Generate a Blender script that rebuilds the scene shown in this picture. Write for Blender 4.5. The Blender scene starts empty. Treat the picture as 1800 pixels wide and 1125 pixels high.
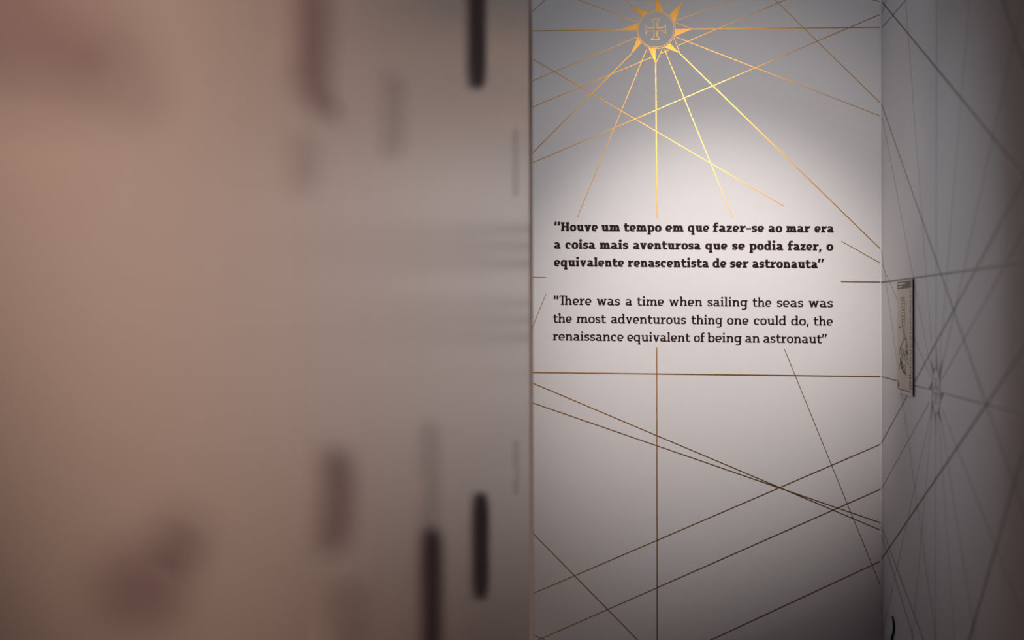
import bpy, bmesh, math, random
from mathutils import Vector, Matrix

# ------------------------------------------------------------------ camera, world, lights, exposure
W, H, F = 1800.0, 1125.0, 2800.0          # frame and focal length in pixels
YAW, ROLL = math.radians(4.78), -0.0018
CAM_Z = 1.60
DB = 5.0                                   # distance of the lit back wall
XR = 0.727                                 # right wall
XL, YL = -0.2667, 3.75                     # near wall on the left and its far end

sc = bpy.context.scene
col = sc.collection
cam = bpy.data.cameras.new('camera')
cam_o = bpy.data.objects.new('camera', cam)
col.objects.link(cam_o)
R = Matrix.Rotation(YAW, 3, 'Z') @ Matrix.Rotation(math.pi / 2, 3, 'X') @ Matrix.Rotation(ROLL, 3, 'Z')
cam_o.matrix_world = Matrix.Translation((0, 0, CAM_Z)) @ R.to_4x4()
cam.sensor_width = 36.0
cam.lens = F / W * 36.0
cam.clip_start = 0.01
cam.dof.use_dof = True
cam.dof.focus_distance = 4.86
cam.dof.aperture_fstop = 1.5
sc.camera = cam_o

sc.view_settings.view_transform = 'Standard'
sc.view_settings.look = 'None'
sc.view_settings.gamma = 1.0
sc.view_settings.use_curve_mapping = False
sc.view_settings.exposure = 0.0

world = bpy.data.worlds.new('world')
sc.world = world
world.use_nodes = True
bg = world.node_tree.nodes['Background']
bg.inputs[0].default_value = (0.42, 0.46, 0.72, 1)
bg.inputs[1].default_value = 0.12


def spot(name, loc, target, watts, colour, deg, blend=1.0, radius=0.03):
    l = bpy.data.lights.new(name, 'SPOT')
    l.energy, l.color = watts, colour
    l.spot_size, l.spot_blend, l.shadow_soft_size = math.radians(deg), blend, radius
    o = bpy.data.objects.new(name, l)
    col.objects.link(o)
    o.location = loc
    o.rotation_euler = (Vector(target) - Vector(loc)).to_track_quat('-Z', 'Y').to_euler()
    return o


spot('gallery_spotlight', (0.26, 3.30, 2.50), (0.195, 5.0, 1.56), 96, (1.0, 0.92, 0.88), 45, 1.0, 0.04)
spot('pool_edge_fill', (0.27, 3.30, 2.52), (0.20, 5.0, 1.87), 36, (1.0, 0.93, 0.90), 58, 1.0, 0.04)  # unseen extra lamp, added to soften the edge of the light pool
spot('wash_fill', (0.10, 3.30, 2.56), (0.0, 5.0, 2.66), 18, (0.93, 0.95, 1.0), 100, 1.0, 0.05)  # unseen wide fill, added to lift the base level of the back wall
spot('side_fill', (-1.30, 4.35, 2.50), (XR, 3.92, 1.72), 30, (0.88, 0.93, 1.0), 41, 1.0, 0.22)  # unseen cool fill, added to brighten the right wall
spot('corridor_spotlight', (0.40, -0.45, 2.08), (XL, 1.42, 1.62), 178, (1.0, 0.78, 0.655), 39, 1.0, 0.05)

# ------------------------------------------------------------------ materials


def mat(name, colour, rough=0.6, metal=0.0, spec=0.5, noise=0.0, scale=40.0, bump=0.0, rough2=None):
    m = bpy.data.materials.new(name)
    m.use_nodes = True
    nt = m.node_tree
    b = nt.nodes['Principled BSDF']
    b.inputs['Base Color'].default_value = (*colour, 1)
    b.inputs['Roughness'].default_value = rough
    b.inputs['Metallic'].default_value = metal
    b.inputs['Specular IOR Level'].default_value = spec
    if noise or bump:
        tc = nt.nodes.new('ShaderNodeTexCoord')
        nz = nt.nodes.new('ShaderNodeTexNoise')
        nz.inputs['Scale'].default_value = scale
        nz.inputs['Detail'].default_value = 5
        nt.links.new(tc.outputs['Object'], nz.inputs['Vector'])
        if noise:
            mx = nt.nodes.new('ShaderNodeMix')
            mx.data_type = 'RGBA'
            mx.inputs['A'].default_value = (*[c * (1 - noise) for c in colour], 1)
            mx.inputs['B'].default_value = (*[min(1, c * (1 + noise)) for c in colour], 1)
            nt.links.new(nz.outputs['Fac'], mx.inputs['Factor'])
            nt.links.new(mx.outputs['Result'], b.inputs['Base Color'])
        if bump:
            bp = nt.nodes.new('ShaderNodeBump')
            bp.inputs['Strength'].default_value = bump
            bp.inputs['Distance'].default_value = 0.002
            nt.links.new(nz.outputs['Fac'], bp.inputs['Height'])
            nt.links.new(bp.outputs['Normal'], b.inputs['Normal'])
    if rough2:                             # grains of the foil lie at different angles
        mr = nt.nodes.new('ShaderNodeMapRange')
        mr.inputs['From Min'].default_value, mr.inputs['From Max'].default_value = 0.38, 0.62
        mr.inputs['To Min'].default_value, mr.inputs['To Max'].default_value = rough, rough2
        nt.links.new(nz.outputs['Fac'], mr.inputs['Value'])
        nt.links.new(mr.outputs['Result'], b.inputs['Roughness'])
    return m


M = {
    'wall': mat('painted_wall', (0.76, 0.74, 0.74), 0.62, 0, 0.35, 0.02, 30, 0.03),
    'near': mat('near_wall_paint', (0.62, 0.48, 0.41), 0.27, 0.3, 0.6, 0.03, 6, 0.02),
    'trim': mat('trim_paint', (0.66, 0.52, 0.47), 0.45, 0, 0.4),
    'caulk': mat('white_bead', (0.85, 0.84, 0.83), 0.6),
    'floor': mat('dark_floor', (0.02, 0.02, 0.022), 0.6, 0, 0.2, 0.2, 8),
    'ceiling': mat('dark_ceiling', (0.04, 0.04, 0.045), 0.9, 0, 0.1, 0.1, 8),
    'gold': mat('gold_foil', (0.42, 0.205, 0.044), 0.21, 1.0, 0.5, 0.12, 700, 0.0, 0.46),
    'shaded_gold': mat('shaded_gold_foil', (0.13, 0.088, 0.075), 0.46, 0.55, 0.3, 0.12, 900),  # same gold foil, its dimness on the right wall put into the colour
    'ink': mat('black_vinyl', (0.020, 0.0040, 0.0050), 0.6, 0, 0.12),
    'dark': mat('dark_print', (0.085, 0.055, 0.068), 0.8, 0, 0.1),
    'dusk': mat('charcoal_print', (0.13, 0.088, 0.098), 0.7, 0, 0.1),
    'mid': mat('brown_print', (0.29, 0.195, 0.185), 0.45, 0.15, 0.4),
    'pale': mat('faded_brown_print', (0.46, 0.345, 0.305), 0.30, 0.28, 0.4),
    'board': mat('beige_board', (0.74, 0.61, 0.50), 0.6, 0, 0.3, 0.05, 60),
    'board_edge': mat('black_board_edge', (0.012, 0.012, 0.014), 0.7, 0, 0.2),
    'header': mat('taupe_header', (0.16, 0.125, 0.115), 0.6, 0, 0.2),
    'board_pale': mat('pale_board_print', (0.84, 0.75, 0.66), 0.6, 0, 0.2),
    'board_ink': mat('brown_board_ink', (0.12, 0.085, 0.075), 0.7, 0, 0.2),
    'cord': mat('black_cord', (0.01, 0.01, 0.012), 0.5),
}

# ------------------------------------------------------------------ helpers


class Frame:
    """A wall seen from the room: origin, right, up and outward directions."""

    def __init__(s, o, u, v, n):
        s.o, s.u, s.v, s.n = Vector(o), Vector(u), Vector(v), Vector(n)

    def P(s, a, b, h=0.0):
        return s.o + s.u * a + s.v * b + s.n * h

    def at(s, x, y):
        d = R @ Vector(((x - W / 2) / F, -(y - H / 2) / F, -1.0))
        c = Vector((0, 0, CAM_Z))
        t = (s.o - c).dot(s.n) / d.dot(s.n)
        p = c + d * t - s.o
        return Vector((p.dot(s.u), p.dot(s.v)))


BACK = Frame((0, DB, CAM_Z), (1, 0, 0), (0, 0, 1), (0, -1, 0))
RIGHT = Frame((XR, 0, CAM_Z), (0, -1, 0), (0, 0, 1), (-1, 0, 0))
LEFT = Frame((XL, 0, CAM_Z), (0, 1, 0), (0, 0, 1), (1, 0, 0))


def link(name, bm, m, parent=None, loc=None, frame_loc=None):
    if loc is not None:
        bmesh.ops.translate(bm, verts=bm.verts, vec=-Vector(loc))
    bmesh.ops.recalc_face_normals(bm, faces=bm.faces)
    me = bpy.data.meshes.new(name)
    bm.to_mesh(me)
    bm.free()
    for x in (m if isinstance(m, (list, tuple)) else [m]):
        me.materials.append(x)
    o = bpy.data.objects.new(name, me)
    col.objects.link(o)
    if parent:
        o.parent = parent
    if loc is not None:
        o.location = Vector(loc) - (parent.location if parent else Vector())
    elif parent:
        o.location = -parent.location
    return o


def tag(o, label, cat, group=None):
    o['label'], o['category'] = label, cat
    if group:
        o['group'] = group
    return o


def thing(name, loc, label, cat, group=None):
    o = bpy.data.objects.new(name, None)
    o.empty_display_size = 0.05
    col.objects.link(o)
    o.location = loc
    return tag(o, label, cat, group)


def box(bm, x0, x1, y0, y1, z0, z1):
    v = [bm.verts.new((x, y, z)) for x in (x0, x1) for y in (y0, y1) for z in (z0, z1)]
    for f in ((0, 1, 3, 2), (4, 6, 7, 5), (0, 4, 5, 1), (2, 3, 7, 6), (0, 2, 6, 4), (1, 5, 7, 3)):
        bm.faces.new([v[i] for i in f])


def structure(name, dims, m, bevel=0.0):
    bm = bmesh.new()
    box(bm, *dims)
    if bevel:
        bmesh.ops.bevel(bm, geom=bm.edges[:], offset=bevel, segments=2, affect='EDGES')
    c = ((dims[0] + dims[1]) / 2, (dims[2] + dims[3]) / 2, dims[4])
    o = link(name, bm, m, None, c)
    o['kind'] = 'structure'
    return o


def slab(bm, fr, pts, h0, h1):
    """A flat plate of outline pts (wall coordinates) from height h0 to h1."""
    lo = [bm.verts.new(fr.P(p[0], p[1], h0)) for p in pts]
    hi = [bm.verts.new(fr.P(p[0], p[1], h1)) for p in pts]
    n = len(pts)
    bm.faces.new(hi)
    bm.faces.new(lo[::-1])
    for i in range(n):
        bm.faces.new((lo[i], lo[(i + 1) % n], hi[(i + 1) % n], hi[i]))


def strip(bm, fr, left, right, h0, h1, closed=False):
    """A ribbon between two outlines, with thickness."""
    n = len(left)
    A = [[bm.verts.new(fr.P(p[0], p[1], h)) for p in side] for side in (left, right) for h in (h0, h1)]
    l0, l1, r0, r1 = A
    for i in range(n if closed else n - 1):
        j = (i + 1) % n
        bm.faces.new((l1[i], l1[j], r1[j], r1[i]))
        bm.faces.new((l0[i], r0[i], r0[j], l0[j]))
        bm.faces.new((l0[i], l0[j], l1[j], l1[i]))
        bm.faces.new((r0[i], r1[i], r1[j], r0[j]))
    if not closed:
        for i in (0, n - 1):
            bm.faces.new((l0[i], l1[i], r1[i], r0[i]))


def offset(pts, wa, wb=None, closed=False):
    """Both sides of a stroke: wa wide where it runs upright, wb where it runs level."""
    wb = wa if wb is None else wb
    pts = [Vector(p) for p in pts]
    n = len(pts)
    L, Rr = [], []
    for i in range(n):
        if closed:
            d0, d1 = pts[i] - pts[i - 1], pts[(i + 1) % n] - pts[i]
        else:
            d0 = pts[i] - pts[i - 1] if i else pts[1] - pts[0]
            d1 = pts[i + 1] - pts[i] if i < n - 1 else d0
        t = d0.normalized() + d1.normalized()
        if t.length < 1e-6:
            t = d1
        t.normalize()
        nn = Vector((-t.y, t.x))
        k = 1 / max(0.5, nn.dot(Vector((-d1.normalized().y, d1.normalized().x))))
        h = 0.5 * math.hypot(wa * nn.x, wb * nn.y) * k
        L.append(pts[i] + nn * h)
        Rr.append(pts[i] - nn * h)
    return L, Rr


TH = 0.0004                                # thickness of the foil and vinyl
LIFT = 0.0002                              # its glue line


def lines(name, fr, segs, width, parent=None, h=0.0001, m='gold', m0=None):
    """Thin foil lines on a wall; segs are pieces of one straight line."""
    bm = bmesh.new()
    h0 = LIFT if m0 is None else m0
    mids = []
    for (x0, y0, x1, y1) in segs:
        a, b = fr.at(x0, y0), fr.at(x1, y1)
        d = (b - a).normalized() * 0.30    # lines run on behind the near wall and past the view

        def leaves(x, y):
            return x < 945 or x > 1800 or y <= 0 or y >= 1124
        a, b = (a - d if leaves(x0, y0) else a), (b + d if leaves(x1, y1) else b)
        l, r = offset([a, b], width)
        strip(bm, fr, l, r, h0, h0 + h)
        mids += [a, b]
    c = sum(mids, Vector((0, 0))) / len(mids)
    return link(name, bm, M[m], parent, fr.P(c.x, c.y, 0))


# ------------------------------------------------------------------ the setting
structure('floor', (-3.2, XR + 0.15, -1.6, DB + 0.15, -0.1, 0.0), M['floor'])
structure('ceiling', (-3.2, XR + 0.15, -1.6, DB + 0.15, 3.5, 3.6), M['ceiling'])
structure('wall_back', (-3.2, XR, DB, DB + 0.15, 0.0, 3.5), M['wall'])
structure('wall_right', (XR, XR + 0.15, -1.6, DB + 0.15, 0.0, 3.5), M['wall'])
structure('wall_left', (XL - 0.14, XL, -1.6, YL, 0.0, 3.5), M['near'])
structure('trim_1', (XL, XL + 0.0035, YL - 0.055, YL, 0.0, 3.5), M['trim'], 0.0012)
structure('trim_2', (XR - 0.0032, XR, DB - 0.0045, DB, 0.0, 3.5), M['caulk'], 0.0012)

# ------------------------------------------------------------------ lettering
X, ASC, CAP, DSC = 11.3, 16.7, 15.9, -5.4


def arc(cx, cy, rx, ry, a0, a1, n=14, e=2.5):
    out = []
    for i in range(n + 1):
        a = math.radians(a0 + (a1 - a0) * i / n)
        c, s = math.cos(a), math.sin(a)
        out.append((cx + rx * math.copysign(abs(c) ** (2 / e), c), cy + ry * math.copysign(abs(s) ** (2 / e), s)))
    return out


def smooth(pts, n=6):
    """Catmull-Rom through the points."""
    P = [Vector(p) for p in pts]
    P = [2 * P[0] - P[1]] + P + [2 * P[-1] - P[-2]]
    out = []
    for i in range(1, len(P) - 2):
        for k in range(n):
            t = k / n
            a, b, c, d = P[i - 1:i + 3]
            out.append(0.5 * (2 * b + (c - a) * t + (2 * a - 5 * b + 4 * c - d) * t * t + (3 * b - 3 * c + d - a) * t ** 3))
    return out + [P[-2]]


class Face:
    """A slab-serif face drawn with stems s wide and level strokes t high."""

    def __init__(f, s, t, wide=1.0):
        f.s, f.t, f.k = s, t, wide

    def bar(f, x0, x1, y, t=None):         # level slab, y is its lower edge
        t = t or f.t
        f.out.append(('p', [(x0, y), (x1, y), (x1, y + t), (x0, y + t)]))

    def stem(f, x, y0, y1, s=None):        # upright, x is its centre
        s = s or f.s
        f.out.append(('p', [(x - s / 2, y0), (x + s / 2, y0), (x + s / 2, y1), (x - s / 2, y1)]))

    def pen(f, pts, closed=False, ka=1.0, kb=1.0):
        f.out.append(('s', offset(pts, f.s * ka, f.t * kb, closed), closed))

    def foot(f, x, y=0.0, l=0.95, r=0.95):
        f.bar(x - f.s / 2 - l, x + f.s / 2 + r, y)

    def head(f, x, y, l=1.05):              # flag to the left at the top of a stem
        f.bar(x - f.s / 2 - l, x + f.s / 2, y - f.t)

    def glyph(f, ch):
        f.out = []
        s, t, k = f.s, f.t, f.k
        q = s / 2
        adv = getattr(f, 'g_' + {'“': 'lq', '”': 'rq', ',': 'comma', '–': 'dash'}.get(ch, ch))(s, t, k, q)
        return f.out, adv

    def bowl(f, cx, w, y0=-0.15, y1=None):
        y1 = X + 0.15 if y1 is None else y1
        return (cx, (y0 + y1) / 2, w / 2 - f.s / 2, (y1 - y0) / 2 - f.t / 2)

    def g_o(f, s, t, k, q):
        w = 11.4 * k
        f.pen(arc(*f.bowl(w / 2, w), 0, 337.5, 15 * 1), True) if False else f.pen(arc(*f.bowl(w / 2, w), 0, 352, 44), True)
        return w

    def g_c(f, s, t, k, q):
        w = 10.4 * k
        cx, cy, rx, ry = f.bowl(w / 2 + .3, w + .6)
        f.pen(arc(cx, cy, rx, ry, 52, 308, 30))
        f.stem(cx + rx * .78, X - t * .5 - 2.9, X - t * .45, s * .72)
        return w

    def g_e(f, s, t, k, q):
        w = 11.0 * k
        cx, cy, rx, ry = f.bowl(w / 2, w)
        f.pen(arc(cx, cy, rx, ry, -4, 312, 38))
        f.bar(cx - rx, cx + rx, cy - t * .75, t * .9)
        return w

    def g_a(f, s, t, k, q):
        w = 10.2 * k
        xs = w - q - .2
        f.pen(smooth([(1.3, X - t * .5 - .75), (w * .30, X - t * .5 - .05), (w * .55, X - t * .5 + .1), (xs - .25, X - t * .5 - 1.15), (xs, X - 4.6)]))
        f.stem(xs, 0, X - 4.5)
        f.bar(xs, w + 1.5, 0)
        b = X * .57
        f.pen(smooth([(xs, b - t * .4), (w * .5, b - t * .35), (q + 1.0, b - t * .5 - .6), (q, b * .48), (q + .95, t * .5 + .45), (w * .42, t * .5 - .05), (w * .66, t * .5 + .5), (xs, t * .5 + 2.0)]))
        return w + 1.5

    def arch(f, x0, x1):
        s, t = f.s, f.t
        r = (x1 - x0)
        f.pen(smooth([(x0, X - 4.0), (x0 + r * .28, X - t * .5 - 1.0), (x0 + r * .6, X - t * .5 + .1), (x1 - r * .11, X - t * .5 - .95), (x1, X - 4.2)]))
        f.stem(x1, 0, X - 4.1)

    def g_n(f, s, t, k, q):
        x0, x1 = 1.5 + q, 1.5 + 8.9 * k - q + 1.4
        f.stem(x0, 0, X); f.head(x0, X); f.foot(x0, 0, .95, .85)
        f.arch(x0, x1); f.foot(x1, 0, .85, .95)
        return x1 + q + 1.5

    def g_h(f, s, t, k, q):
        x0, x1 = 1.5 + q, 1.5 + 8.9 * k - q + 1.4
        f.stem(x0, 0, ASC); f.head(x0, ASC); f.foot(x0, 0, .95, .85)
        f.arch(x0, x1); f.foot(x1, 0, .85, .95)
        return x1 + q + 1.5

    def g_m(f, s, t, k, q):
        x0 = 1.5 + q
        d = 8.4 * k - s + 1.4
        f.stem(x0, 0, X); f.head(x0, X); f.foot(x0, 0, 1.5, 1.0)
        f.arch(x0, x0 + d); f.foot(x0 + d, 0, .9, .9)
        f.arch(x0 + d, x0 + 2 * d); f.foot(x0 + 2 * d, 0, 1.0, 1.5)
        return x0 + 2 * d + q + 1.5

    def g_u(f, s, t, k, q):
        x0, x1 = 1.5 + q, 1.5 + 8.9 * k - q + 1.2
        r = x1 - x0
        f.stem(x0, 4.1, X); f.head(x0, X)
        f.pen(smooth([(x0, 4.2), (x0 + r * .11, t * .5 + .95), (x0 + r * .42, t * .5 - .1), (x0 + r * .72, t * .5 + .9), (x1, 3.6)]))
        f.stem(x1, 0, X); f.head(x1, X, 1.4); f.bar(x1, x1 + q + 1.15, 0)
        return x1 + q + 1.5

    def g_r(f, s, t, k, q):
        x0 = 1.5 + q
        f.stem(x0, 0, X); f.head(x0, X); f.foot(x0, 0, 1.5, 1.9)
        e = x0 + q + 4.6 * k
        f.pen(smooth([(x0, X - 4.2), (x0 + q + 1.1, X - t * .5 - 1.2), (e - 1.3, X - t * .5), (e, X - t * .5 + .05)]))
        f.stem(e - s * .3, X - 3.1, X + .05, s * .6)
        return e

    def g_t(f, s, t, k, q):
        x0 = 1.6 + q
        f.stem(x0, 3.4, 14.6)
        f.bar(x0 - q - 1.6, x0 + q + 3.7 * k, X - t)
        f.pen(smooth([(x0, 3.5), (x0 + .45, t * .5 + .75), (x0 + 1.9, t * .5 - .1), (x0 + q + 2.6, t * .5 + .1), (x0 + q + 3.9 * k, t * .5 + .55)]))
        return x0 + q + 3.7 * k

    def g_i(f, s, t, k, q):
        x0 = 1.5 + q
        f.stem(x0, 0, X); f.head(x0, X); f.foot(x0)
        f.out.append(('p', arc(x0, 15.0, s * .58, s * .58 if s < 3.5 else s * .5, 0, 345, 22)))
        return x0 + q + 1.5

    def g_l(f, s, t, k, q):
        x0 = 1.5 + q
        f.stem(x0, 0, ASC); f.head(x0, ASC); f.foot(x0)
        return x0 + q + 1.5

    def g_d(f, s, t, k, q):
        w = 11.2 * k
        x1 = w - q
        f.pen(arc(*f.bowl(w / 2, w), 0, 352, 44), True)
        f.stem(x1, 0, ASC); f.head(x1, ASC); f.bar(x1, x1 + q + 1.15, 0)
        return w + 1.5

    def g_b(f, s, t, k, q):
        w = 11.2 * k
        f.pen(arc(*f.bowl(1.3 + w / 2, w), 0, 352, 44), True)
        f.stem(1.3 + q, 0, ASC); f.head(1.3 + q, ASC)
        return w + 1.3

    def g_q(f, s, t, k, q):
        w = 11.2 * k
        x1 = w - q
        f.pen(arc(*f.bowl(w / 2, w), 0, 352, 44), True)
        f.stem(x1, DSC, X); f.foot(x1, DSC)
        return w + 1.5

    def g_p(f, s, t, k, q):
        w = 11.2 * k
        x0 = 1.5 + q
        f.pen(arc(*f.bowl(1.5 + w / 2, w), 0, 352, 44), True)
        f.stem(x0, DSC, X); f.head(x0, X); f.foot(x0, DSC)
        return w + 1.5

    def g_g(f, s, t, k, q):
        w = 11.2 * k
        x1 = w - q
        f.pen(arc(*f.bowl(w / 2, w, .6), 0, 352, 44), True)
        f.stem(x1, -1.2, X); f.bar(x1, x1 + q + 1.2, X - t)
        f.pen(smooth([(x1, -1.1), (x1 - .5, DSC + t * .5 + 1.3), (x1 - 3.0, DSC + t * .5 - .1), (w * .22, DSC + t * .5 + .15)]))
        return w + 1.2

    def g_f(f, s, t, k, q):
        x0 = 1.6 + q
        f.stem(x0, 0, ASC - 4.0); f.foot(x0, 0, 1.5, 1.8)
        f.bar(x0 - q - 1.6, x0 + q + 3.4 * k, X - t)
        f.pen(smooth([(x0, ASC - 4.1), (x0 + .45, ASC - t * .5 - 1.1), (x0 + 2.0, ASC - t * .5 + .1), (x0 + q + 2.2, ASC - t * .5 + .1), (x0 + q + 3.3 * k, ASC - t * .5 - .15)]))
        return x0 + q + 3.4 * k

    def g_s(f, s, t, k, q):
        w = 9.2 * k
        f.pen(smooth([(w - 1.1, X - t * .5 - .7), (w * .55, X - t * .5 + .1), (q + .55, X - t * .5 - .7), (q + .05, X - t * .5 - 2.3), (w * .3, X * .56), (w * .66, X * .46), (w - q - .05, t * .5 + 2.5), (w - q - .6, t * .5 + .75), (w * .45, t * .5 - .1), (.9, t * .5 + .65)]), False, .96, 1.0)
        f.stem(w - .9 - s * .2, X - t * .5 - 2.4, X - .35, s * .55)
        f.stem(.75 + s * .2, .35, t * .5 + 2.3, s * .55)
        return w

    def g_v(f, s, t, k, q):
        w = 12.2 * k
        a = 1.1
        f.pen([(a + q * .9, X), (w / 2, 0)], False, 1.02)
        f.pen([(w - a - q * .9, X), (w / 2, 0)], False, .86)
        f.bar(w / 2 - q * .85, w / 2 + q * .85, 0, t * .6)
        f.bar(.2, a + s + .7, X - t * .8, t * .8); f.bar(w - a - s - .5, w - .2, X - t * .8, t * .8)
        return w

    def g_w(f, s, t, k, q):
        w = 17.2 * k
        a = 1.0
        xs = [a + q * .9, w * .315, w * .5, w * .685, w - a - q * .9]
        ys = [X, 0, X - .4, 0, X]
        for i in range(4):
            f.pen([(xs[i], ys[i]), (xs[i + 1], ys[i + 1])], False, .98 if i % 2 == 0 else .82)
        for i in (1, 3):
            f.bar(xs[i] - q * .8, xs[i] + q * .8, 0, t * .6)
        f.bar(xs[2] - q * .7, xs[2] + q * .7, X - .4 - t * .4, t * .4)
        f.bar(.2, a + s + .5, X - t * .8, t * .8); f.bar(w - a - s - .5, w - .2, X - t * .9, t * .9)
        return w

    def g_z(f, s, t, k, q):
        w = 9.8 * k
        f.bar(.5, w - .3, X - t); f.bar(.2, w, 0)
        f.stem(.5 + s * .28, X - 3.5, X, s * .55); f.stem(w - s * .28, 0, 3.4, s * .55)
        f.out.append(('p', [(.2, t * .8), (.2 + s * 1.15, t * .8), (w - .3, X - t * .8), (w - .3 - s * 1.15, X - t * .8)]))
        return w

    def g_H(f, s, t, k, q):
        x0, x1 = 1.5 + q, 1.5 + 12.6 * k - q
        for x in (x0, x1):
            f.stem(x, 0, CAP); f.foot(x); f.bar(x - q - 1.5, x + q + 1.5, CAP - t)
        f.bar(x0, x1, CAP / 2 - t / 2)
        return x1 + q + 1.5

    def g_T(f, s, t, k, q):                # its bar runs into the following h
        xc = 5.6
        f.stem(xc, 0, CAP); f.foot(xc, 0, 1.5, 1.5)
        f.bar(.2, xc + q + 5.0, ASC - t * .95)
        f.stem(xc, CAP - 1, ASC - .2)
        f.stem(.2 + s * .3, ASC - 3.9, ASC - t * .5, s * .6)
        return xc + q + 2.0

    def g_lq(f, s, t, k, q):               # pair of ticks, heavy at the foot
        for d in (0, s * .95 + 1.9):
            f.out.append(('p', [(d, 9.9), (d + s * .80 + .7, 9.9), (d + s * .80 + .95, CAP + .9), (d + .95, CAP + .9), (d + .2, 13.6)]))
        return s * 1.75 + 3.7

    def g_rq(f, s, t, k, q):               # pair of ticks, heavy at the head
        for d in (0, s * .95 + 1.9):
            f.out.append(('p', [(d, 10.0), (d + s * .48 + .4, 10.0), (d + s * .92 + 1.6, CAP + .9), (d + .75, CAP + .9)]))
        return s * 1.9 + 4.2

    def g_comma(f, s, t, k, q):
        f.out.append(('p', [(.1, -3.4), (s * .55 + .2, -3.4), (s * .9 + 1.2, 2.7), (.9, 2.7)]))
        return s * .9 + 1.2

    def g_dash(f, s, t, k, q):
        f.bar(.3, 9.0, X * .40, t * .95)
        return 9.3


BOLD, REGULAR = Face(4.6, 3.0, 1.10), Face(3.0, 2.15, 1.0)


def word(face, text, gap):
    """Shapes of a word in its own units and its inked width."""
    shapes, x = [], 0.0
    for i, ch in enumerate(text):
        out, adv = face.glyph(ch)
        for sh in out:
            if sh[0] == 'p':
                shapes.append(('p', [(p[0] + x, p[1]) for p in sh[1]]))
            else:
                shapes.append(('s', [[(p[0] + x, p[1]) for p in side] for side in sh[1]], sh[2]))
        x += adv + (0.0 if ch == 'T' else gap)
    xs = [p[0] for sh in shapes for p in (sh[1] if sh[0] == 'p' else sh[1][0] + sh[1][1])]
    return shapes, min(xs), max(xs)


def set_line(parent, face, base, words, gap):
    (xa, ya), (xb, yb) = base
    for text, x0, x1 in words:
        shapes, lo, hi = word(face, text, gap)
        bm = bmesh.new()
        ka = (x1 - x0) / (hi - lo)

        def put(p):
            px = x0 + (p[0] - lo) * ka
            py = ya + (yb - ya) * (px - xa) / (xb - xa) - p[1]
            return BACK.at(px, py)
        for i, sh in enumerate(shapes):
            h = LIFT + TH + 0.00001 * (i % 9)
            if sh[0] == 'p':
                slab(bm, BACK, [put(p) for p in sh[1]], LIFT, h)
            else:
                strip(bm, BACK, [put(p) for p in sh[1][0]], [put(p) for p in sh[1][1]], LIFT, h, sh[2])
        c = put((lo, 0))
        link('word', bm, M['ink'], parent, BACK.P(c.x, c.y))


c = BACK.at(1219, 438)
t = thing('wall_quotation', BACK.P(c.x, c.y), 'bold black Portuguese quotation in three lines on the spotlit white wall', 'wall lettering')
set_line(t, BOLD, ((975, 406.3), (1465, 409.0)), [
    ('“Houve', 974.4, 1051), ('um', 1057.4, 1090), ('tempo', 1096.4, 1162.9), ('em', 1169.8, 1201.9), ('que', 1209, 1246.8),
    ('fazer–se', 1253.3, 1343.3), ('ao', 1350.5, 1375.3), ('mar', 1381.8, 1424.4), ('era', 1431.7, 1465.6)], .55)
set_line(t, BOLD, ((975, 437.2), (1465, 440.6)), [
    ('a', 974, 985.5), ('coisa', 993.6, 1046.6), ('mais', 1053.8, 1104.4), ('aventurosa', 1112.6, 1231.6), ('que', 1239.8, 1278.6),
    ('se', 1286.8, 1309.6), ('podia', 1317.3, 1376.8), ('fazer,', 1384.7, 1444.4), ('o', 1452.6, 1464.9)], .55)
set_line(t, BOLD, ((975, 468.3), (1440, 471.7)), [
    ('equivalente', 974, 1097.2), ('renascentista', 1103.4, 1246), ('de', 1252.6, 1277), ('ser', 1283.2, 1315.8),
    ('astronauta”', 1322.2, 1449)], .55)
c = BACK.at(1217, 569)
t = thing('wall_quotation', BACK.P(c.x, c.y), 'regular-weight black English quotation in three lines below the bold Portuguese one', 'wall lettering')
set_line(t, REGULAR, ((975, 536.0), (1465, 540.5)), [
    ('“There', 973.4, 1039.7), ('was', 1049, 1090), ('a', 1099.6, 1111.2), ('time', 1119.8, 1166.9), ('when', 1176.2, 1234.2),
    ('sailing', 1243.6, 1314), ('the', 1323, 1355.8), ('seas', 1365.5, 1412.2), ('was', 1421.3, 1464.2)], .8)
set_line(t, REGULAR, ((975, 567.3), (1465, 572.4)), [
    ('the', 972.5, 1005.2), ('most', 1013.4, 1065.7), ('adventurous', 1074, 1206), ('thing', 1215.2, 1269.6), ('one', 1277.8, 1316),
    ('could', 1325, 1381.8), ('do,', 1390.5, 1421.6), ('the', 1430.2, 1463.9)], .8)
set_line(t, REGULAR, ((975, 598.4), (1440, 603.4)), [
    ('renaissance', 972, 1096), ('equivalent', 1102.5, 1213.5), ('of', 1219.7, 1238.8), ('being', 1243.9, 1303.6), ('an', 1309.9, 1335.2),
    ('astronaut”', 1341.7, 1454)], .8)

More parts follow.
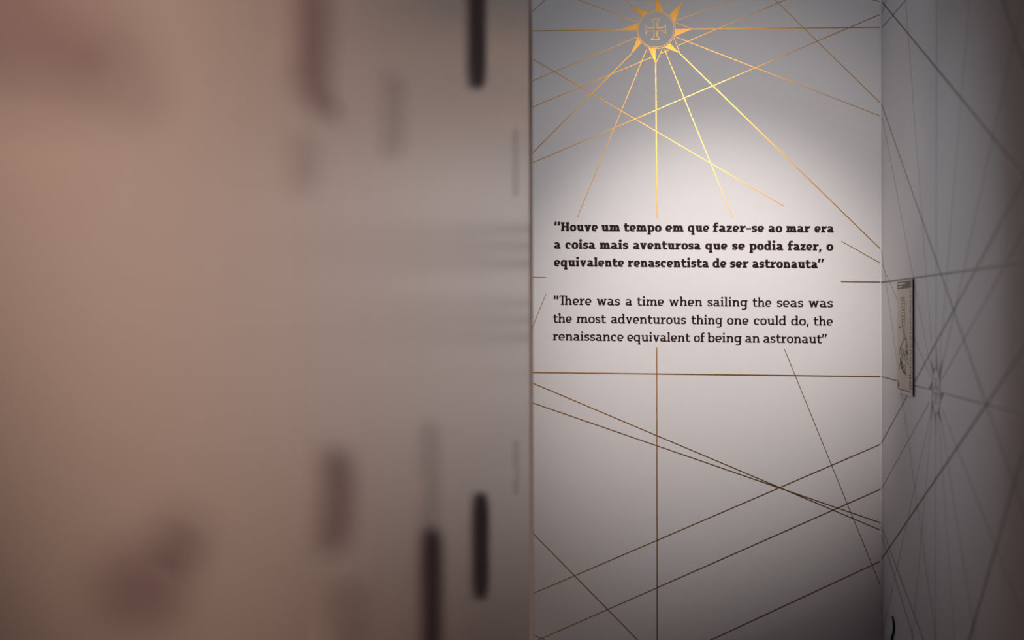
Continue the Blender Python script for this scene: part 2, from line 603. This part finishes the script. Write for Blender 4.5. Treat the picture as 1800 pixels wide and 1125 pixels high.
# ------------------------------------------------------------------ compass roses
MPP = DB / F / math.cos(YAW) * 1.0         # metres per pixel on the back wall, near enough
EC = (1153.4, 52.4)
RAYS = [  # tip, then the two corners on the ring
    ((1152.6, -18), (1152.4, 19.0), (1166, 21.5)), ((1199.6, 3.2), (1177.2, 25.5), (1185.6, 41)),
    ((1219, 51.2), (1187, 51.7), (1184.9, 64.5)), ((1194.8, 94), (1176.9, 76.0), (1167, 83.4)),
    ((1152.4, 112.5), (1152.4, 86.2), (1139.6, 83.2)), ((1108.5, 95.5), (1128.0, 75.0), (1121.5, 64)),
    ((1087, 52.4), (1120.2, 52.4), (1122.3, 39.6)), ((1107.9, 8), (1129.4, 28.4), (1139, 21.8))]
CROSS = [(560, 318), (698, 318), (655, 368), (655, 460), (745, 460), (795, 412), (795, 552), (745, 510), (655, 510), (655, 600),
         (700, 650), (560, 650), (605, 600), (605, 510), (505, 510), (470, 560), (470, 415), (505, 460), (605, 460), (605, 368)]


def rose(fr, cx, cy, label, foil):
    """The emblem keeps one size on every wall."""
    o = fr.at(cx, cy)
    root = thing('compass_rose', fr.P(o.x, o.y), label, 'wall emblem', 'sun-shaped compass roses')

    def q(p):
        return Vector((o.x + (p[0] - EC[0]) * MPP, o.y - (p[1] - EC[1]) * MPP))
    for tip, a, b in RAYS:
        bm = bmesh.new()
        mid = ((a[0] + b[0]) / 2, (a[1] + b[1]) / 2)
        d = Vector(mid) - Vector(EC)
        mid = Vector(EC) + d * (33.8 / d.length)
        slab(bm, fr, [q(p) for p in (tip, a, mid, b)], LIFT, LIFT + TH)
        link('ray', bm, M[foil], root)
    bm = bmesh.new()
    for (rr, w, dx, dy) in ((33.0, 1.0, 0, 0), (30.9, .8, -.4, -.5)):
        ring = [q((EC[0] + dx + rr * math.cos(a * math.pi / 36), EC[1] + dy + rr * math.sin(a * math.pi / 36))) for a in range(72)]
        l, r = offset(ring, w * MPP, None, True)
        strip(bm, fr, l, r, LIFT, LIFT + TH, True)
    link('ring', bm, M[foil], root)
    bm = bmesh.new()
    pts = [q((1085 + x / 9.378, y / 9.375)) for x, y in CROSS]
    l, r = offset(pts, 1.25 * MPP, None, True)
    strip(bm, fr, l, r, LIFT, LIFT + TH, True)
    link('cross', bm, M[foil], root)
    return root


WIDE, THIN = 0.0032, 0.0023
r1 = rose(BACK, *EC, 'gold sun-shaped compass rose at the top of the spotlit wall above the text', 'gold')
for w, segs in (
        (WIDE, [(936, 54.4, 1092, 52.5)]), (WIDE, [(1214, 51.0, 1550, 48)]),
        (THIN, [(960, -22.4, 1119.5, 38.8)]), (THIN, [(1050, -49, 1108.4, 8.4)]),
        (.0018, [(1118, -28, 1139.2, 19)]), (.0018, [(1160, -30, 1138.8, 19)]), (.0018, [(1108.2, 8.2, 1120.3, 37.5)]),
        (.0016, [(1178, -10, 1169.5, 17)]), (.0018, [(1188, 36.3, 1292, -2)]), (.0016, [(1186.8, 39.4, 1215, 50)]),
        (THIN, [(1186, 64.2, 1550, 205)]), (.0018, [(1184.6, 66.6, 1195.4, 94)]), (.0018, [(1164, 85.4, 1152.6, 112)]),
        (WIDE, [(1194.2, 93.3, 1549, 439)]),
        (THIN, [(1168, 86.7, 1288, 383), (1378.8, 613.5, 1547.5, 1029)]),
        (WIDE, [(1152.5, 112, 1155, 383), (1154.5, 611, 1155.2, 1140)]),
        (THIN, [(1136.7, 86.7, 1015, 382), (960, 516.5, 920, 614)]),
        (WIDE, [(1109, 95.2, 925, 280)]), (THIN, [(1119.5, 65.5, 925, 147)]), (.0018, [(1199, 4, 1212, -12)])):
    for sg in segs:
        lines('radiating_line', BACK, [sg], w, r1)

lift = iter([0.0007 + 0.00013 * i for i in range(40)])      # strips laid over one another where they cross
GB = 'loose rhumb lines on the spotlit wall'
for segs, w, label in (
        ([(925, 193, 1146, 100.5), (1161, 94, 1176, 87.8), (1192, 80, 1390, -4)], THIN, 'thin gold line climbing right just under the sun emblem and crossing its lower rays'),
        ([(925, 97, 1378, 362.5), (1479, 424, 1550, 464)], THIN, 'thin gold line sloping down right from beside the near wall to above "mar era"'),
        ([(925, 291, 1551, 23.6)], THIN, 'thin gold line climbing from the near wall to the upper right corner edge'),
        ([(1345, -17, 1550.5, 184)], THIN, 'thin brown line falling steeply right from the top edge to the room corner'),
        ([(1500, -9, 1551, 4)], THIN, 'very short dark line at the very top touching the room corner'),
        ([(925, 31, 1010, -48)], THIN, 'short dark line cutting the top left tip of the spotlit wall'),
        ([(920, 486.7, 960, 487.7)], THIN, 'very short level gold dash left of the gap between the two quotations'),
        ([(1478, 495, 1550, 495.8)], WIDE, 'short level gold line right of the gap between the two quotations'),
        ([(915, 654.2, 1549, 661.7)], WIDE, 'long level gold line running across just below the English quotation'),
        ([(915, 664, 1547.5, 931.5)], THIN, 'upper of two nearly parallel brown lines falling right below the level gold line'),
        ([(915, 700.5, 1547.5, 918.5)], THIN, 'lower of two nearly parallel brown lines falling right below the level gold line'),
        ([(915, 1052.5, 1549, 780)], THIN, 'uppermost of three dark lines climbing right across the lower spotlit wall'),
        ([(915, 1138.5, 1547.5, 859.5)], THIN, 'middle one of three dark lines climbing right across the lower spotlit wall'),
        ([(1190, 1152, 1547.5, 986)], THIN, 'lowest of three dark lines climbing right across the lower spotlit wall'),
        ([(915, 914.5, 1150, 1154)], THIN, 'dark line falling right at about 45 degrees in the lower left of the spotlit wall'),
        ([(915, 1105, 980, 1135)], THIN, 'tiny dark line at the bottom left corner of the spotlit wall')):
    tag(lines('rhumb_line', BACK, segs, w, None, m0=next(lift)), label, 'wall line', GB)

r2 = rose(RIGHT, 1645.6, 688, 'shade-toned gold sun-shaped compass rose on the shadowed right wall beside the small poster', 'shaded_gold')
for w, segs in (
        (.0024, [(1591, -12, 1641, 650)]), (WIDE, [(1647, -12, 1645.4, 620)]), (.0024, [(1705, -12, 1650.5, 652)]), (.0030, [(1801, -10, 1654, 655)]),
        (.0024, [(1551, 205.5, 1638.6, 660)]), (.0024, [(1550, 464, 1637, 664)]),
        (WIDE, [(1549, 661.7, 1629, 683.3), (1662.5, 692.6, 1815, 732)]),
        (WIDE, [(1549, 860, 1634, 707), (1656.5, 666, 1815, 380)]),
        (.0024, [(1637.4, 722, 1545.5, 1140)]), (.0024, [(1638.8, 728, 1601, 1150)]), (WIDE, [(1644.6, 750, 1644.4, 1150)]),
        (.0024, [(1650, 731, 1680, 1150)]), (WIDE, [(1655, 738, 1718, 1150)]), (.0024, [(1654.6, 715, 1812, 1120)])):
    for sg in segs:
        lines('radiating_line', RIGHT, [sg], w, r2, m='shaded_gold')

lift = iter([0.0007 + 0.00013 * i for i in range(40)])
GR = 'loose rhumb lines on the shadowed right wall'
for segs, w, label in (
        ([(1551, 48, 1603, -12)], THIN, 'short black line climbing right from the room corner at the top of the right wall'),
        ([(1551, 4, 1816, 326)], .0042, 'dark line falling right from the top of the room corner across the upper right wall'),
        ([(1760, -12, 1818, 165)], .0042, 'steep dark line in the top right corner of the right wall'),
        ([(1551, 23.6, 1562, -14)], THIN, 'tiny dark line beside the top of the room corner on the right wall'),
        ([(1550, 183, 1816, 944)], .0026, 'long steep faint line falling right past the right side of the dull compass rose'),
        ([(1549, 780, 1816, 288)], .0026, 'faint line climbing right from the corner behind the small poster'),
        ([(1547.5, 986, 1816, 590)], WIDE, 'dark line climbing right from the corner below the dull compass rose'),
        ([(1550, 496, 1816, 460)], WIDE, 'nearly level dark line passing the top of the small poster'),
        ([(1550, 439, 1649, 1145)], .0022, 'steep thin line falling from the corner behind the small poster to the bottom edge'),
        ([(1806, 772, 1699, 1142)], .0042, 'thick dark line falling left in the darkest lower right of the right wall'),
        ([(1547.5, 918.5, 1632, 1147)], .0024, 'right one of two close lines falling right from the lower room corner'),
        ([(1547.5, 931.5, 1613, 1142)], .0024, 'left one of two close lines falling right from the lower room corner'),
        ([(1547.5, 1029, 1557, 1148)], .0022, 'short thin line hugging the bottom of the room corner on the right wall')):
    tag(lines('rhumb_line', RIGHT, segs, w, None, m='shaded_gold', m0=next(lift)), label, 'wall line', GR)

# ------------------------------------------------------------------ poster board on the right wall
BT = 0.0052
FRONT = Frame((XR - BT - .0006, 0, CAM_Z), (0, -1, 0), (0, 0, 1), (-1, 0, 0))
pa, pb = FRONT.at(1577.3, 494), FRONT.at(1603.9, 691)
u0, u1, v1, v0 = pa.x, pb.x, pa.y, FRONT.at(1577.3, 689.5).y
root = thing('poster_board', RIGHT.P((u0 + u1) / 2, v0), 'small beige poster board with a dark header hung on the right wall near the corner', 'poster')


def pp(u, v):
    """Position on the board: u across, v down, both 0 to 1."""
    return Vector((u0 + (u1 - u0) * u, v1 + (v0 - v1) * v))


bm = bmesh.new()
slab(bm, RIGHT, [pp(0, 0), pp(0, 1), pp(1, 1), pp(1, 0)], .0012, BT)
panel = link('panel', bm, M['board_edge'], root)
bm = bmesh.new()
slab(bm, RIGHT, [pp(0, 0), pp(0, 1), pp(1, 1), pp(1, 0)], BT, BT + .0006)
link('printed_sheet', bm, M['board'], root)
bm = bmesh.new()
slab(bm, RIGHT, [pp(0, .012), pp(0, .075), pp(.94, .075), pp(.94, .012)], BT + .0006, BT + .0010)
head = link('header_band', bm, M['header'], root)
rng = random.Random(5)
bm = bmesh.new()
for v, n in ((.030, .55), (.056, .34)):
    u = .05
    while u < n:
        w = rng.uniform(.03, .06)
        slab(bm, RIGHT, [pp(u, v - .006), pp(u, v + .006), pp(u + w, v + .006), pp(u + w, v - .006)], BT + .001, BT + .0013)
        u += w + .014
link('heading_print', bm, M['board_pale'], root)
bm = bmesh.new()
slab(bm, RIGHT, [pp(.965, 0), pp(.965, 1), pp(1, 1), pp(1, 0)], BT + .0006, BT + .0009)
slab(bm, RIGHT, [pp(0, .972), pp(0, 1), pp(.965, 1), pp(.965, .972)], BT + .0006, BT + .0009)
link('pale_border', bm, M['board_pale'], root)


def scrawl(bm, pts, w):
    l, r = offset([pp(*p) for p in smooth(pts, 5)], w)
    strip(bm, RIGHT, l, r, BT + .0006, BT + .0011)


bm = bmesh.new()
scrawl(bm, [(.28, .15), (.30, .22), (.27, .29), (.31, .36), (.33, .42)], .0022)
scrawl(bm, [(.52, .18), (.50, .27), (.53, .35), (.47, .42), (.50, .47), (.64, .52)], .0024)
scrawl(bm, [(.24, .16), (.45, .155), (.47, .175)], .002)
for i in range(9):
    v = .17 + .028 * i
    w = .05 if i % 3 else .10
    slab(bm, RIGHT, [pp(.36, v), pp(.36, v + .012), pp(.36 + w, v + .012), pp(.36 + w, v)], BT + .0006, BT + .0011)
slab(bm, RIGHT, [pp(.12, .405), pp(.12, .425), pp(.20, .425), pp(.20, .405)], BT + .0006, BT + .0011)
scrawl(bm, [(.40, .43), (.46, .50), (.40, .54), (.30, .57), (.20, .60), (.16, .66)], .0036)
scrawl(bm, [(.46, .50), (.60, .53), (.66, .57), (.58, .60), (.70, .65)], .0036)
for i in range(16):
    a, b = rng.uniform(.20, .62), rng.uniform(.55, .74)
    scrawl(bm, [(a, b), (a + rng.uniform(-.05, .10), b + .025), (a + rng.uniform(-.04, .15), b + .055), (a + rng.uniform(0, .18), b + .085)], .0021)
scrawl(bm, [(.12, .80), (.18, .74), (.30, .77), (.42, .80), (.52, .82), (.58, .79)], .0032)
scrawl(bm, [(.22, .72), (.36, .74), (.50, .80), (.62, .83)], .003)
link('line_drawing', bm, M['board_ink'], root)
bm = bmesh.new()
v = .10
while v < .955:
    dv = rng.uniform(.005, .016)
    wide = .10 if v > .80 else .05
    slab(bm, RIGHT, [pp(.91 - wide, v), pp(.91 - wide, v + dv), pp(.915, v + dv), pp(.915, v)], BT + .0006, BT + .0011)
    v += dv + rng.uniform(.006, .018)
link('caption_print', bm, M['board_ink'], root)
bm = bmesh.new()
slab(bm, RIGHT, [pp(.07, .885), pp(.02, .945), pp(.13, .945)], BT + .0006, BT + .0011)
slab(bm, RIGHT, [pp(.0, .96), pp(.0, .966), pp(.94, .972), pp(.94, .966)], BT + .0006, BT + .0011)
link('small_symbol', bm, M['board_edge'], root)

# ------------------------------------------------------------------ cord at the foot of the right wall
bm = bmesh.new()
cp = [RIGHT.at(1571, 1084), RIGHT.at(1573.2, 1096), RIGHT.at(1572.6, 1112), RIGHT.at(1569.4, 1126)]
e = cp[-1]
cp += [e + Vector((-.02, -.12)), e + Vector((-.03, -.3)), Vector((e.x - .03, -CAM_Z + .004))]
path = smooth(cp, 6)
rings = []
for i, p in enumerate(path):
    rings.append([bm.verts.new(RIGHT.P(p.x + .0035 * math.cos(a * math.pi / 4), p.y, .0035 + .0035 * math.sin(a * math.pi / 4))) for a in range(8)])
for a, b in zip(rings, rings[1:]):
    for i in range(8):
        bm.faces.new((a[i], a[(i + 1) % 8], b[(i + 1) % 8], b[i]))
bm.faces.new(rings[0])
bm.faces.new(rings[-1][::-1])
tag(link('power_cord', bm, M['cord'], None, RIGHT.P(e.x, -CAM_Z)), 'short curved black cord rising from the bottom edge of the right wall near the corner', 'cord')

# ------------------------------------------------------------------ dark motifs on the near wall
GM = 'blurred dark motifs on the near wall'


def blob(pts, k, name='wall_motif', parent=None, h=LIFT):
    """A rounded printed shape on the near wall, from its outline."""
    P = [LEFT.at(*p) for p in pts]
    n = len(P)
    out = []
    for i in range(n):
        a, b, c2, d = P[i - 1], P[i], P[(i + 1) % n], P[(i + 2) % n]
        for j in range(5):
            tt = j / 5
            out.append(0.5 * (2 * b + (c2 - a) * tt + (2 * a - 5 * b + 4 * c2 - d) * tt * tt + (3 * b - 3 * c2 + d - a) * tt ** 3))
    c2 = sum(out, Vector((0, 0))) / len(out)
    bm = bmesh.new()
    slab(bm, LEFT, out, h, h + .0004)
    return link(name, bm, M[k], parent, LEFT.P(c2.x, c2.y))


def pill(x0, x1, y0, y1, r=10):
    return [(x0, y0 + r), (x0, (y0 + y1) / 2), (x0, y1 - r), (x0 + (x1 - x0) * .25, y1), (x1 - (x1 - x0) * .25, y1), (x1, y1 - r), (x1, (y0 + y1) / 2), (x1, y0 + r), (x1 - (x1 - x0) * .25, y0), (x0 + (x1 - x0) * .25, y0)]


for pts, k, label in (
        (pill(825, 850, -60, 150, 28), 'dusk', 'blurred narrow black upright motif at the top of the near wall toward its far edge'),
        (pill(832, 856, 872, 1048, 30), 'dark', 'blurred narrow black upright motif low on the near wall toward its far edge'),
        (pill(741, 773, 935, 1190, 32), 'dark', 'blurred black upright motif running off the bottom edge of the near wall'),
        (pill(902, 913, 228, 345), 'pale', 'faint narrow brown motif high up close to the far edge of the near wall'),
        (pill(903, 913, 775, 868), 'pale', 'faint narrow brown motif low down close to the far edge of the near wall'),
        ([(525, -20), (518, 80), (530, 150), (560, 195), (590, 200), (572, 150), (575, 60), (565, -20)], 'mid', 'blurred soft brown motif hanging from the top middle of the near wall'),
        (pill(505, 560, 235, 335, 20), 'pale', 'faint brown smear just under the soft brown motif at the top middle'),
        (pill(668, 712, 130, 275, 20), 'pale', 'faint brown upright smear right of the soft brown motif at the top middle'),
        ([(570, 800), (562, 880), (560, 950), (590, 965), (612, 930), (618, 850), (605, 800)], 'mid', 'blurred soft brown upright motif in the lower middle of the near wall'),
        (pill(570, 650, 1020, 1180, 30), 'pale', 'faint brown smear under the soft upright motif at the bottom middle'),
        (pill(738, 775, 745, 925, 20), 'pale', 'faint brown smear above the black motif that runs off the bottom edge'),
        ([(178, 1040), (200, 992), (260, 972), (312, 1005), (300, 1068), (235, 1090)], 'mid', 'large soft dark blot at the lower left of the near wall'),
        ([(255, 930), (300, 880), (345, 900), (385, 950), (340, 990), (290, 960)], 'pale', 'faint brown blot just up and right of the large soft dark blot'),
        ([(-140, -60), (40, -60), (130, 30), (215, 95), (165, 150), (40, 125), (-140, 110)], 'mid', 'broad faint reddish smear in the top left corner of the near wall')):
    soft = {'dark': 'mid', 'dusk': 'mid', 'mid': 'pale', 'pale': None}[k]
    if soft:
        cx, cy = sum(p[0] for p in pts) / len(pts), sum(p[1] for p in pts) / len(pts)
        w = max(p[0] for p in pts) - min(p[0] for p in pts)
        grow = w * .22
        outer = [(x + math.copysign(grow, x - cx), y + math.copysign(grow * .9, y - cy)) for x, y in pts]
        o = blob(outer, soft)
        core = blob(pts, k, 'dark_core', o, .0008)
    else:
        o = blob(pts, k)
    tag(o, label, 'wall motif', GM)
